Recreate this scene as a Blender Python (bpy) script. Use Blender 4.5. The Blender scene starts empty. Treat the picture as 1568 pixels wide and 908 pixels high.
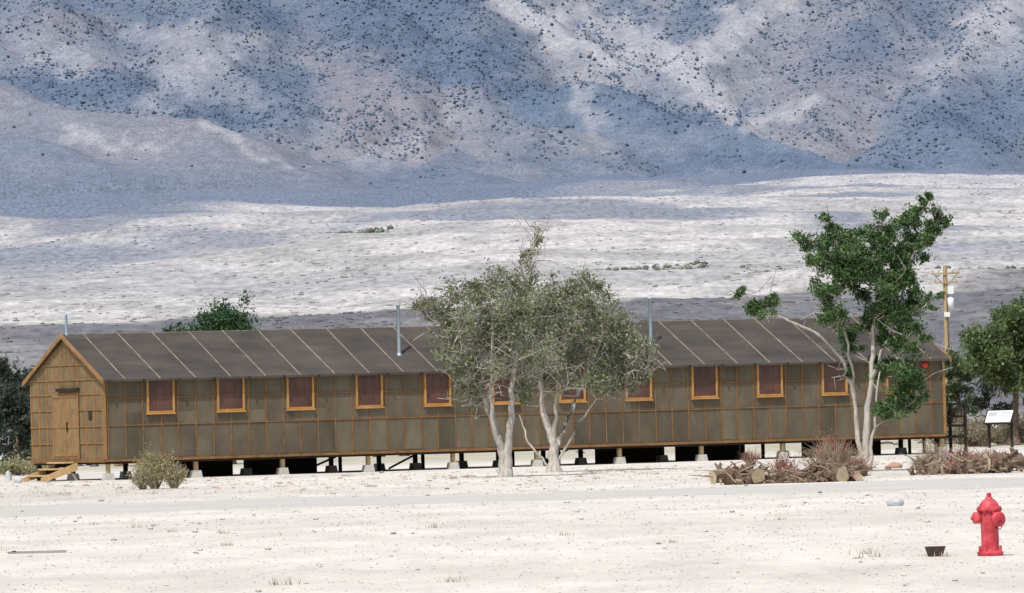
import bpy, math, random
import numpy as np
from mathutils import Matrix, Vector
random.seed(7); rng=np.random.default_rng(11)
scene=bpy.context.scene
F=11780.0; CAMH=1.9

# ---------------------------------------------------------------- helpers
def h2(xi,yi,s):
    v=np.sin(xi*127.1+yi*311.7+s*74.7)*43758.5453
    return v-np.floor(v)
def vnoise(x,y,s=0):
    xi=np.floor(x); yi=np.floor(y); fx=x-xi; fy=y-yi
    fx=fx*fx*(3-2*fx); fy=fy*fy*(3-2*fy)
    a=h2(xi,yi,s); b=h2(xi+1,yi,s); c=h2(xi,yi+1,s); d=h2(xi+1,yi+1,s)
    return (a*(1-fx)+b*fx)*(1-fy)+(c*(1-fx)+d*fx)*fy
def fbm(x,y,o=5,s=0,r=0.5):
    t=0;a=1;n=0
    for i in range(o):
        t=t+a*vnoise(x*2**i,y*2**i,s+i*13); n+=a; a*=r
    return t/n
def sstep(a,b,x):
    t=np.clip((x-a)/(b-a),0,1); return t*t*(3-2*t)

def mat_base(name,rough=0.9,spec=0.2):
    m=bpy.data.materials.new(name); m.use_nodes=True
    nt=m.node_tree; b=nt.nodes['Principled BSDF']
    b.inputs['Roughness'].default_value=rough
    b.inputs['Specular IOR Level'].default_value=spec
    return m,nt,b
def N(nt,t,**k):
    n=nt.nodes.new(t)
    for a,v in k.items(): setattr(n,a,v)
    return n
def noise_mat(name,c1,c2,scale=3,detail=6,rough=0.9,spec=0.2,bump=0.0,stretch=(1,1,1),lo=0.3,hi=0.7,nrough=0.6,bdist=0.02):
    m,nt,b=mat_base(name,rough,spec)
    tc=N(nt,'ShaderNodeTexCoord'); mp=N(nt,'ShaderNodeMapping'); mp.inputs['Scale'].default_value=stretch
    nz=N(nt,'ShaderNodeTexNoise'); nz.inputs['Scale'].default_value=scale; nz.inputs['Detail'].default_value=detail; nz.inputs['Roughness'].default_value=nrough
    cr=N(nt,'ShaderNodeValToRGB'); cr.color_ramp.elements[0].position=lo; cr.color_ramp.elements[1].position=hi
    cr.color_ramp.elements[0].color=(*c1,1); cr.color_ramp.elements[1].color=(*c2,1)
    L=nt.links.new
    L(tc.outputs['Object'],mp.inputs[0]); L(mp.outputs[0],nz.inputs['Vector']); L(nz.outputs[0],cr.inputs[0]); L(cr.outputs[0],b.inputs['Base Color'])
    if bump>0:
        bp=N(nt,'ShaderNodeBump'); bp.inputs['Strength'].default_value=bump; bp.inputs['Distance'].default_value=bdist
        L(nz.outputs[0],bp.inputs['Height']); L(bp.outputs[0],b.inputs['Normal'])
    return m
def attr_mat(name,layers,rough=0.95,spec=0.1,bump=0,bdist=0.1):
    """Col attribute multiplied by noise layers; the attribute's alpha is how strongly the noise shows"""
    m,nt,b=mat_base(name,rough,spec); L=nt.links.new
    at=N(nt,'ShaderNodeAttribute',attribute_name='Col'); cur=at.outputs['Color']
    tc=N(nt,'ShaderNodeTexCoord'); last=None
    for (sc,st,de,lo,hi,ml,mh) in layers:
        mp=N(nt,'ShaderNodeMapping'); mp.inputs['Scale'].default_value=st
        nz=N(nt,'ShaderNodeTexNoise'); nz.inputs['Scale'].default_value=sc; nz.inputs['Detail'].default_value=de; nz.inputs['Roughness'].default_value=0.65
        mr=N(nt,'ShaderNodeMapRange'); mr.inputs[1].default_value=lo; mr.inputs[2].default_value=hi; mr.inputs[3].default_value=ml-1; mr.inputs[4].default_value=mh-1
        ma=N(nt,'ShaderNodeMath',operation='MULTIPLY_ADD'); ma.inputs[2].default_value=1.0
        mx=N(nt,'ShaderNodeVectorMath',operation='SCALE')
        L(tc.outputs['Object'],mp.inputs[0]); L(mp.outputs[0],nz.inputs['Vector']); L(nz.outputs[0],mr.inputs[0])
        L(mr.outputs[0],ma.inputs[0]); L(at.outputs['Alpha'],ma.inputs[1])
        L(cur,mx.inputs[0]); L(ma.outputs[0],mx.inputs['Scale']); cur=mx.outputs[0]; last=nz
    L(cur,b.inputs['Base Color'])
    if bump>0 and last:
        bp=N(nt,'ShaderNodeBump'); bp.inputs['Strength'].default_value=bump; bp.inputs['Distance'].default_value=bdist
        L(last.outputs[0],bp.inputs['Height']); L(bp.outputs[0],b.inputs['Normal'])
    return m

def empty(name,loc=(0,0,0),rz=0):
    e=bpy.data.objects.new(name,None); e.location=loc; e.rotation_euler=(0,0,rz); e.empty_display_size=0.5
    scene.collection.objects.link(e); return e
def link(name,me,parent=None,loc=(0,0,0),rz=0):
    o=bpy.data.objects.new(name,me); scene.collection.objects.link(o)
    o.location=loc; o.rotation_euler=(0,0,rz)
    if parent: o.parent=parent
    return o
def np_mesh(name,V,Fq,mat,col=None,smooth=False):
    me=bpy.data.meshes.new(name); k=Fq.shape[1]
    me.vertices.add(len(V)); me.vertices.foreach_set('co',np.asarray(V,dtype=np.float32).ravel())
    me.loops.add(Fq.size); me.loops.foreach_set('vertex_index',Fq.astype(np.int32).ravel())
    me.polygons.add(len(Fq)); me.polygons.foreach_set('loop_start',np.arange(0,Fq.size,k,dtype=np.int32))
    try: me.polygons.foreach_set('loop_total',np.full(len(Fq),k,dtype=np.int32))
    except Exception: pass
    me.update(calc_edges=True)
    if smooth: me.polygons.foreach_set('use_smooth',np.ones(len(Fq),dtype=bool))
    if col is not None:
        a=me.color_attributes.new('Col','FLOAT_COLOR','POINT')
        c=np.ones((len(V),4),dtype=np.float32); c[:,:col.shape[1]]=col; a.data.foreach_set('color',c.ravel())
    me.materials.append(mat); me.validate(); return me

class B:
    """mesh accumulator with several materials"""
    def __init__(s): s.v=[];s.f=[];s.m=[];s.mats=[];s.sm=[]
    def mi(s,mat):
        if mat not in s.mats: s.mats.append(mat)
        return s.mats.index(mat)
    def add(s,V,Fs,mat,smooth=False):
        o=len(s.v); s.v+= [tuple(p) for p in V]; k=s.mi(mat)
        for f in Fs: s.f.append([i+o for i in f]); s.m.append(k); s.sm.append(smooth)
    def box(s,x0,x1,y0,y1,z0,z1,mat,M=None):
        V=[(x,y,z) for x in(x0,x1) for y in(y0,y1) for z in(z0,z1)]
        if M is not None: V=[tuple(M@Vector(p)) for p in V]
        s.add(V,[(0,1,3,2),(4,6,7,5),(0,4,5,1),(2,3,7,6),(0,2,6,4),(1,5,7,3)],mat)
    def frus(s,cx,cy,z0,z1,r0,r1,mat):
        V=[(cx+a*r0,cy+b*r0,z0) for a,b in((-1,-1),(1,-1),(1,1),(-1,1))]+[(cx+a*r1,cy+b*r1,z1) for a,b in((-1,-1),(1,-1),(1,1),(-1,1))]
        s.add(V,[(3,2,1,0),(4,5,6,7),(0,1,5,4),(1,2,6,5),(2,3,7,6),(3,0,4,7)],mat)
    def tube(s,P,R,mat,n=6,caps=True,capmat=None,smooth=True,jit=0):
        P=[Vector(p) for p in P]; V=[];Fs=[]
        for i,p in enumerate(P):
            d=(P[min(i+1,len(P)-1)]-P[max(i-1,0)])
            if d.length<1e-6: d=Vector((0,0,1))
            d.normalize(); a=Vector((0,0,1)) if abs(d.z)<0.9 else Vector((1,0,0))
            u=d.cross(a).normalized(); w=d.cross(u)
            for k in range(n):
                t=2*math.pi*k/n; r=R[i]*(1+(random.uniform(-jit,jit) if jit else 0))
                V.append(p+u*math.cos(t)*r+w*math.sin(t)*r)
        for i in range(len(P)-1):
            for k in range(n): Fs.append((i*n+k,i*n+(k+1)%n,(i+1)*n+(k+1)%n,(i+1)*n+k))
        s.add(V,Fs,mat,smooth)
        if caps:
            L=len(P)-1
            s.add(V[:n],[tuple(range(n))],capmat or mat); s.add(V[L*n:],[tuple(range(n-1,-1,-1))],capmat or mat)
    def lathe(s,prof,mat,c=(0,0,0),n=24,M=None,smooth=True):
        V=[];Fs=[]
        for (r,z) in prof:
            for k in range(n):
                t=2*math.pi*k/n; p=Vector((r*math.cos(t),r*math.sin(t),z))
                if M is not None: p=M@p
                V.append((p[0]+c[0],p[1]+c[1],p[2]+c[2]))
        for i in range(len(prof)-1):
            for k in range(n): Fs.append((i*n+k,i*n+(k+1)%n,(i+1)*n+(k+1)%n,(i+1)*n+k))
        s.add(V,Fs,mat,smooth)
    def obj(s,name,parent=None,loc=(0,0,0),rz=0):
        me=bpy.data.meshes.new(name); me.from_pydata([tuple(p) for p in s.v],[],s.f)
        for m in s.mats: me.materials.append(m)
        me.polygons.foreach_set('material_index',s.m); me.polygons.foreach_set('use_smooth',s.sm); me.update()
        return link(name,me,parent,loc,rz)

# ---------------------------------------------------------------- camera, sun, sky
cd=bpy.data.cameras.new('camera'); cam=bpy.data.objects.new('camera',cd); scene.collection.objects.link(cam)
cd.sensor_width=36; cd.lens=F/1568*36; cd.clip_start=1; cd.clip_end=20000
cam.matrix_world=Matrix.Translation((0,0,CAMH))@Matrix.Rotation(math.radians(90+math.degrees(171/F)),4,'X')@Matrix.Rotation(math.radians(-1.6),4,'Z')
scene.camera=cam
SUN=Vector((-0.42,-0.90,0)).normalized(); EL=math.radians(58)
sd=Vector((SUN.x*math.cos(EL),SUN.y*math.cos(EL),math.sin(EL)))
sl=bpy.data.lights.new('sun','SUN'); sl.energy=3.6; sl.angle=math.radians(0.6); sl.color=(1,0.968,0.92)
so=bpy.data.objects.new('sun',sl); scene.collection.objects.link(so); so.rotation_euler=sd.to_track_quat('Z','Y').to_euler(); so.location=(0,-20,60)
w=bpy.data.worlds.new('World'); scene.world=w; w.use_nodes=True; nt=w.node_tree
bg=nt.nodes['Background']; sky=nt.nodes.new('ShaderNodeTexSky'); sky.sky_type='NISHITA'; sky.sun_disc=False
sky.sun_elevation=EL; sky.sun_rotation=math.atan2(SUN.x,SUN.y)%(2*math.pi); sky.dust_density=3.0; nt.links.new(sky.outputs[0],bg.inputs[0]); bg.inputs[1].default_value=0.15
scene.view_settings.view_transform='Standard'; scene.view_settings.look='None'; scene.view_settings.exposure=0

# ---------------------------------------------------------------- ground sheet
def fan(y):
    return 0.0325*np.where(y>520,y-400,np.where(y>280,(y-280)**2/480.0,0))
def zone(u,v,cu,cv,ru,rv): return np.exp(-(((u-cu)/ru)**2+((v-cv)/rv)**2))
ys=np.concatenate([np.arange(-60,60,8),np.arange(60,300,1.2),300*np.exp(np.linspace(0,math.log(4300/300),520))])
nx=440; tx=np.linspace(-1,1,nx); tx=np.sign(tx)*(0.75*np.abs(tx)+0.25*np.abs(tx)**3)
X=np.outer(np.maximum(140,0.22*ys),tx); Y=np.repeat(ys[:,None],nx,1)
Z=fan(Y)+ (fbm(X/40,Y/60,5,3)-0.5)*np.clip((Y-330)/400,0,1)*4 + (fbm(X/150,Y/300,3,9)-0.5)*np.clip((Y-600)/1500,0,1)*22
Z=Z+(fbm(X/1.5,Y/2.5,3,5)-0.5)*0.02*((Y<148)|(Y>176))
Xb=X/np.maximum(Y,1)
def mixc(c,d,t): return c*(1-t[...,None])+np.array(d)*t[...,None]
col=np.zeros(X.shape+(3,))+np.array((0.625,0.585,0.515))
nA=fbm(X/25,Y/60,5,21); nB=fbm(X/90+5,Y/330,5,31); nC=fbm(X/6,Y/9,4,41)
col=mixc(col,(0.51,0.475,0.415),sstep(0.48,0.68,nC)*0.5*(Y<300))
col=mixc(col,(0.49,0.455,0.395),sstep(178,192,Y)*(1-sstep(200,222,Y))*sstep(.35,.6,nA)*.6)
col=mixc(col,(0.42,0.39,0.29),sstep(262,300,Y)*sstep(0.4,0.6,nA)*0.9)
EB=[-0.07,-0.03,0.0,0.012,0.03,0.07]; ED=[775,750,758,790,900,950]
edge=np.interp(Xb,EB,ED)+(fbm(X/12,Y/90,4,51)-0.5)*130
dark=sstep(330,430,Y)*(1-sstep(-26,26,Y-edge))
col=mixc(col,(0.145,0.145,0.160),dark*(0.80+0.18*sstep(0.35,0.6,nA)))  # dark band: scrub tone plus cloud shadow painted into the ground colour
up=sstep(-20,20,Y-edge)*(Y>480)
pale=np.zeros(X.shape+(3,))+np.array((0.525,0.505,0.485))
pale=mixc(pale,(0.34,0.335,0.33),sstep(0.46,0.60,nA)*0.7)
nD=fbm(X/7,Y/26,5,77); pale=mixc(pale,(0.30,0.295,0.285),sstep(0.50,0.66,nD)*0.6)
pale=mixc(pale,(0.40,0.41,0.44),sstep(1300,3500,Y)*0.55)  # far fan fades to blue-grey, distance haze put into the colour
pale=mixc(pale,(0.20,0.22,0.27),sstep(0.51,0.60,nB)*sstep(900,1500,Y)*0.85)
pale=mixc(pale,(0.17,0.19,0.235),sstep(0.02,0.03,Xb+0.018)*(1-sstep(0.028,0.04,Xb))*np.exp(-((Y-2500-(fbm(X/40,Y*0,3,61)-.5)*500)/190)**2)*0.9)  # thin far band, partly cloud shadow painted into the colour
pale=mixc(pale,(0.18,0.20,0.245),(1-sstep(-0.03,-0.008,Xb))*np.exp(-((Y-1900-(fbm(X/30,Y*0,3,62)-.5)*500)/170)**2)*0.85)  # left streak, also partly painted cloud shadow
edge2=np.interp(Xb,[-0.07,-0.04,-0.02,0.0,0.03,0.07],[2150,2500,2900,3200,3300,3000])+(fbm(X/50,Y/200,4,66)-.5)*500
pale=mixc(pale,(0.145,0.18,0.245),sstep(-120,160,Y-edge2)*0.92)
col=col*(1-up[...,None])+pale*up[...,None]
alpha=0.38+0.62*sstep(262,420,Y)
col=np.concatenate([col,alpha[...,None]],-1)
ny=len(ys); idx=np.arange(ny*nx).reshape(ny,nx)
FQ=np.stack([idx[:-1,:-1],idx[:-1,1:],idx[1:,1:],idx[1:,:-1]],-1).reshape(-1,4)
gm=attr_mat('desert_ground',[(0.7,(1,0.22,1),9,0.32,0.68,0.60,1.28),(5,(1,0.6,1),8,0.3,0.7,0.70,1.22)],bump=0.4,bdist=0.03)
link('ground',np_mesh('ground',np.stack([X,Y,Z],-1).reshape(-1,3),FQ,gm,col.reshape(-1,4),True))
def gz(x,y):
    j=np.clip(np.searchsorted(ys,y)-1,0,ny-2); t=(y-ys[j])/(ys[j+1]-ys[j])
    hw=np.maximum(140,0.22*y); uu=np.clip(x/hw,-.999,.999); k=np.clip(np.searchsorted(tx,uu),0,nx-1)
    return Z[j,k]*(1-t)+Z[j+1,k]*t

# dirt road
xs=np.linspace(-135,135,541); r0=150+fbm(xs/6,xs*0,5,71)*9; r1=167+fbm(xs/5,xs*0,5,72)*13
rt=np.linspace(0,1,12); RX=np.repeat(xs[:,None],12,1); RY=r0[:,None]+(r1-r0)[:,None]*rt[None,:]
RZ=np.full(RX.shape,0.014); RZ[:,0]=RZ[:,-1]=-0.012
ri=np.arange(RX.size).reshape(RX.shape); RF=np.stack([ri[:-1,:-1],ri[1:,:-1],ri[1:,1:],ri[:-1,1:]],-1).reshape(-1,4)
rm=noise_mat('dirt_road_mat',(0.41,0.395,0.36),(0.56,0.535,0.48),0.9,9,stretch=(0.35,1,1),bump=0.3,nrough=.7)
link('dirt_road',np_mesh('dirt_road',np.stack([RX,RY,RZ],-1).reshape(-1,3),RF,rm))

# ---------------------------------------------------------------- mountain
def bp(u,v,D):  # image pixel (u,v) at a chosen distance D -> world position
    a=u-784; b=454-v
    return ((a+0.0279*b)/F*D, D, CAMH+(b-0.0279*a+171)/F*D)
mx_=np.concatenate([np.arange(-860,-420,4.0),np.arange(-420,420,2.2),np.arange(420,861,4.0)]); my_=np.concatenate([np.arange(3800,4480,2.8),np.linspace(4485,5600,70)])
MX,MY=np.meshgrid(mx_,my_)
wx=MX+(fbm(MX/70,MY/70,5,81)-.5)*50; wy=MY+(fbm(MX/70,MY/70,5,82)-.5)*50
base=118+np.maximum(0,wy-4040)*0.31
base=np.where(MY<4040,fan(MY)-6+np.clip((MY-3950)/90,0,1)*4,base)
# (crest points, side slope, tint, tint strength)
TAN=(0.265,0.262,0.285); PALE=(0.33,0.33,0.35); PINK=(0.285,0.265,0.285); BLUE=(0.125,0.175,0.255); MID=(0.19,0.22,0.28)
spurs=[
 ([(-260,60,4080),(20,128,4010),(110,168,3960),(290,190,3930),(380,222,3900),(460,268,3860)],.42,(0.235,0.24,0.275),.8),
 ([(-100,190,3940),(60,215,3900),(210,262,3850)],.35,MID,.7),
 ([(240,190,3940),(330,225,3890)],.4,TAN,.6),
 ([(-60,-140,4480),(60,20,4260),(240,140,4120),(300,200,4030)],.45,MID,.5),
 ([(250,-120,4470),(330,40,4240),(420,170,4090),(440,240,3990)],.42,MID,.3),
 ([(470,-120,4470),(590,100,4170),(560,180,4080),(500,262,3960)],.42,PINK,.6),
 ([(590,100,4170),(640,190,4060),(660,245,3980)],.42,PINK,.75),
 ([(690,-120,4470),(735,125,4150),(800,190,4050),(880,255,3960)],.4,TAN,.45),
 ([(740,-60,4400),(860,55,4265),(1000,100,4190),(1110,182,4075)],.55,PALE,.55),
 ([(880,128,4130),(1000,168,4050),(1200,238,3950),(1330,262,3900)],.4,BLUE,.75),
 ([(1230,-100,4440),(1180,20,4280),(1070,88,4170)],.5,PALE,.5),
 ([(1330,-120,4440),(1340,20,4250),(1290,125,4130),(1220,215,4010)],.42,PINK,.5),
 ([(1580,-120,4440),(1500,20,4250),(1440,140,4100),(1400,235,3980)],.42,MID,.3),
 ([(1700,60,4200),(1560,150,4050),(1440,190,3980),(1300,262,3910)],.4,BLUE,.6),
 ([(690,250,3960),(760,205,4010),(860,200,4020),(960,255,3940)],.35,TAN,.5),
 ([(440,262,3900),(560,240,3930),(700,262,3900)],.3,BLUE,.5),
]
for i in range(10):
    s=-1 if i%2 else 1; u0=784+s*(950+i*150)
    spurs.append(([(u0+s*60,-120,4450),(u0,60,4230),(u0-s*60,220,4000)],.5,MID,.4))
H=base.copy(); own=np.full(H.shape,-1)
for si,(pts,k,_,_) in enumerate(spurs):
    W=[bp(*p) for p in pts]
    for a,b in zip(W[:-1],W[1:]):
        dx,dy=b[0]-a[0],b[1]-a[1]; t=np.clip(((wx-a[0])*dx+(wy-a[1])*dy)/(dx*dx+dy*dy),0,1)
        dist=np.sqrt((wx-a[0]-t*dx)**2+(wy-a[1]-t*dy)**2)
        h=a[2]+(b[2]-a[2])*t-k*dist+1.5
        own=np.where(h>H,si,own)
        e=3.0; H=np.where(np.abs(H-h)<e, np.maximum(H,h)+(e-np.abs(H-h))**2/(4*e), np.maximum(H,h))
rg=1-np.abs(2*fbm(MX/34,MY/60,4,91)-1)
amp=np.clip((MY-3900)/120,0.12,1)
H=H+(rg-0.75)*8*amp+(fbm(MX/9,MY/9,3,95)-.5)*1.6*amp
H=np.where(MY<3830,fan(MY)-8,H)
A=MX/MY*F; E=(H-CAMH)/MY*F
UU=784+A-0.0279*(E-171); VV=454-(E-171)-0.0279*A   # approximate image pixel coordinates of each vertex, used to place the colour patches
wu=UU+(fbm(MX/14,H/9,5,101)-.5)*80; wv=VV+(fbm(MX/14,H/9,5,102)-.5)*54
def segs(pts,wd):
    r=np.zeros_like(wu)
    for a,b in zip(pts[:-1],pts[1:]):
        dx,dy=b[0]-a[0],b[1]-a[1]; t=np.clip(((wu-a[0])*dx+(wv-a[1])*dy)/(dx*dx+dy*dy),0,1)
        r=np.maximum(r,np.exp(-(((wu-a[0]-t*dx)**2+(wv-a[1]-t*dy)**2)/(wd*wd))**1.5))
    return r
P=np.zeros_like(wu); Dk=np.zeros_like(wu); PK=np.zeros_like(wu)
for pts,wd,k in [([(760,-10),(860,50),(930,80)],24,1),([(930,80),(1010,90),(1060,120),(1110,178)],19,1),([(1215,-10),(1110,60),(1050,95),(1000,70)],28,.95),
    ([(880,10),(990,60)],20,.7),([(1560,5),(1490,50)],28,.8),([(300,188),(400,240),(445,265)],9,.6),([(90,198),(180,228)],8,.6),
    ([(240,150),(330,85),(400,60)],26,.35),([(1150,190),(1240,160)],14,.6),([(895,130),(905,190)],18,.5),([(200,210),(240,225)],10,.5),([(50,80),(130,100)],22,.35),
    ([(1440,110),(1560,60)],30,.4),([(690,180),(640,215),(560,245)],18,.4),([(180,40),(300,60)],22,.3)]:
    P=np.maximum(P,segs(pts,wd)*k)
for cu,cv,ru,rv,k in [(560,130,55,60,.9),(600,215,60,30,.7),(1290,130,55,35,.6),(740,150,40,25,.5),(300,190,60,20,.6),(420,230,60,30,.4),(100,30,70,30,.6),(1200,120,50,50,.35),(470,60,60,40,.3)]:
    PK=np.maximum(PK,zone(wu,wv,cu,cv,ru,rv)*k)
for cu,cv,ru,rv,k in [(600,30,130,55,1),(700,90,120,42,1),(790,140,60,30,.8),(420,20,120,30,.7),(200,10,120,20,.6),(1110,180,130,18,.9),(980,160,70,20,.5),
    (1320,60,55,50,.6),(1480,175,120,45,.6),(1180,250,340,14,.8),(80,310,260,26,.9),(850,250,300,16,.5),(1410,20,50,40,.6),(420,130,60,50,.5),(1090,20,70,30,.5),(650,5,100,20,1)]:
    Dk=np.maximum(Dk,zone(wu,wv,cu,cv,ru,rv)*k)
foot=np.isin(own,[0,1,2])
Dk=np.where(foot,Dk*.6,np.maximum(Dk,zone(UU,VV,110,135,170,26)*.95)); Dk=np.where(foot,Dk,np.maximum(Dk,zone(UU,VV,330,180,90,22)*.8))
n1=fbm(MX/30,H/14,5,111); n2=fbm(MX/7,H/4,4,112)
c=np.zeros(H.shape+(3,))+np.array((0.205,0.235,0.295))  # bluish base: distance haze painted into the slope colour
c=mixc(c,(0.285,0.29,0.32),sstep(0.48,0.62,n1)*0.8)
c=mixc(c,(0.15,0.19,0.26),sstep(0.52,0.64,1-n1)*0.7)
for si,(_,_,tint,st) in enumerate(spurs): c=mixc(c,tint,(own==si)*st*(0.75+.25*n2))
c=mixc(c,(0.28,0.255,0.28),PK*0.75)
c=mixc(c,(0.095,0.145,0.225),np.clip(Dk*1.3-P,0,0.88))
c=mixc(c,(0.42,0.42,0.445),np.clip(P*1.2,0,1)*sstep(0.30,0.50,n2+P*0.2))
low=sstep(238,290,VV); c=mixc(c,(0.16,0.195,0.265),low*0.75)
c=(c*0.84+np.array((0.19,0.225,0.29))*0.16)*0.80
mi=np.arange(H.size).reshape(H.shape); MF=np.stack([mi[:-1,:-1],mi[:-1,1:],mi[1:,1:],mi[1:,:-1]],-1).reshape(-1,4)
mm=attr_mat('mountain_mat',[(0.16,(1,1,1.6),8,0.3,0.7,0.80,1.20),(0.75,(1,1,1.5),6,0.38,0.62,0.74,1.20)],bump=0.2,bdist=1.0)
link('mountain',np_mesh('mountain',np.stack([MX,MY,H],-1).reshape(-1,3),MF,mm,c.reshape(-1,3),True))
def blobs(name,x,y,z,r,hh,colr,mat,k=5):
    n=len(x)
    base=[]
    for zz,rr in((0.0,.8),(0.45,1.0),):
        for i in range(k): t=2*math.pi*(i+zz)/k; base.append((rr*math.cos(t),rr*math.sin(t),zz))
    base.append((0,0,1.0)); base=np.array(base)
    fs=[]
    for i in range(k):
        a,b=i,(i+1)%k; fs+=[(a,b,b+k),(a,b+k,a+k),(a+k,b+k,2*k)]
    fs=np.array(fs); m=len(base)
    V=base[None]*np.stack([r,r,hh],-1)[:,None,:]*(1+rng.uniform(-.3,.3,(n,m,1)))
    V=V+np.stack([x,y,z],-1)[:,None,:]
    FF=fs[None]+(np.arange(n)*m)[:,None,None]
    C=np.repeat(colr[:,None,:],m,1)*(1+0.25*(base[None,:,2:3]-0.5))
    return link(name,np_mesh(name,V.reshape(-1,3),FF.reshape(-1,3),mat,C.reshape(-1,3),True))
vis=np.where((MY.ravel()<4420)&(np.abs(MX.ravel())<400))[0]
dens=(0.30+0.6*Dk+0.95*sstep(0.47,0.58,fbm(MX/18,H/10,5,121))-0.8*P-0.3*PK-0.85*sstep(215,255,VV)-1.3*foot-.35*np.isin(own,[9,14,15]))
dens=np.clip(dens,0.02,1).ravel()
cand=rng.choice(vis,120000); keep=cand[rng.random(len(cand))<dens[cand]*0.9]
tn=len(keep); jx=rng.uniform(-1.2,1.2,tn); jy=rng.uniform(-1.4,1.4,tn)
r=(0.28+0.75*rng.random(tn)**1.6)*(0.8+0.5*rng.random(tn))
tc_=np.array((0.085,0.122,0.175))*rng.uniform(0.8,1.35,(tn,1))  # tree colour lightened and blued, haze mixed into it
fm=attr_mat('woodland_mat',[(1.2,(1,1,1),2,0.3,0.7,0.85,1.15)])
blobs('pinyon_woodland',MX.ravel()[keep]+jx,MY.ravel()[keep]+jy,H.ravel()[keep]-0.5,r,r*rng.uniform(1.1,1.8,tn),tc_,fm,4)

# sagebrush on the fan
n=24000; yy=300*np.exp(rng.random(n)**0.75*math.log(3300/300)); xx=rng.uniform(-.11,.11,n)*yy
dens=sstep(0.40,0.62,fbm(xx/20,yy/50,4,131)); k=rng.random(n)<0.12+0.88*dens; xx=xx[k];yy=yy[k]; n=len(xx)
rr=rng.uniform(.08,.24,n)*(1+yy/1700)
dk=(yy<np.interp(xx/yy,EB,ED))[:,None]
cc=np.where(dk,np.array([[0.125,0.122,0.12]]),np.array([[0.30,0.29,0.27]]))*rng.uniform(.7,1.25,(n,1))  # bushes within the painted cloud-shadow band get a darker colour
hz=np.clip((yy-600)/2500,0,0.7)[:,None]; cc=cc*(1-hz)+np.array([[0.27,0.285,0.32]])*hz  # bush colour fades with distance to a painted blue haze
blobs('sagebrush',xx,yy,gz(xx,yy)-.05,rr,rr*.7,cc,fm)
def row(pts):
    X_=[];Y_=[];R_=[]
    for (x0,x1,d,m,s) in pts:
        for i in range(m):
            X_.append(random.uniform(x0,x1)); Y_.append(d+random.uniform(-25,25)); R_.append(random.uniform(.4,1)*s)
    X_=np.array(X_);Y_=np.array(Y_);R_=np.array(R_)
    cc=np.array([[0.14,0.16,0.12]])*rng.uniform(.7,1.5,(len(X_),1))
    return X_,Y_,R_,cc
x_,y_,r_,c_=row([(-36,-23,1480,60,.8),(11,27,1050,60,.5),(29,37,1010,24,.4),(54,68,1000,50,.5),(-62,-48,1900,20,.9),(-70,-52,1850,30,.8)])
blobs('wash_brush',x_,y_,gz(x_,y_)-.05,r_,r_*1.2,c_,fm)

# ---------------------------------------------------------------- vegetation builders
bark_pale=noise_mat('bark_pale',(0.26,0.235,0.20),(0.54,0.505,0.45),9,6,stretch=(1,1,0.25),bump=0.7,rough=.95)
bark_dark=noise_mat('bark_dark',(0.075,0.052,0.038),(0.24,0.175,0.125),7,7,stretch=(1,1,1),bump=0.9,bdist=.05)
cut_wood=noise_mat('cut_wood',(0.36,0.28,0.18),(0.60,0.50,0.36),14,5)
leafm=attr_mat('leaf_mat',[(3,(1,1,1),2,0.3,0.7,0.8,1.2)],rough=.6,spec=.25)
nt=leafm.node_tree; pb=nt.nodes['Principled BSDF']; tr=nt.nodes.new('ShaderNodeBsdfTranslucent'); ms=nt.nodes.new('ShaderNodeMixShader'); ms.inputs[0].default_value=.35
nt.links.new(pb.inputs['Base Color'].links[0].from_socket,tr.inputs[0]); nt.links.new(pb.outputs[0],ms.inputs[1]); nt.links.new(tr.outputs[0],ms.inputs[2])
nt.links.new(ms.outputs[0],nt.nodes['Material Output'].inputs[0])
def leaves(name,C,size,colr,parent,var=.35):
    C=np.array(C); n=len(C)
    a=rng.normal(size=(n,3)); a/=np.linalg.norm(a,axis=1)[:,None]; b=rng.normal(size=(n,3)); b-=a*(a*b).sum(1)[:,None]; b/=np.linalg.norm(b,axis=1)[:,None]
    s=size*rng.uniform(.55,1.35,(n,1)); 
    V=np.stack([C-a*s,C-b*s*.5,C+a*s,C+b*s*.5],1)
    FF=np.arange(n*4).reshape(n,4); col=np.repeat(colr,4,0)
    return link(name,np_mesh(name,V.reshape(-1,3),FF,leafm,col),parent)
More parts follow.
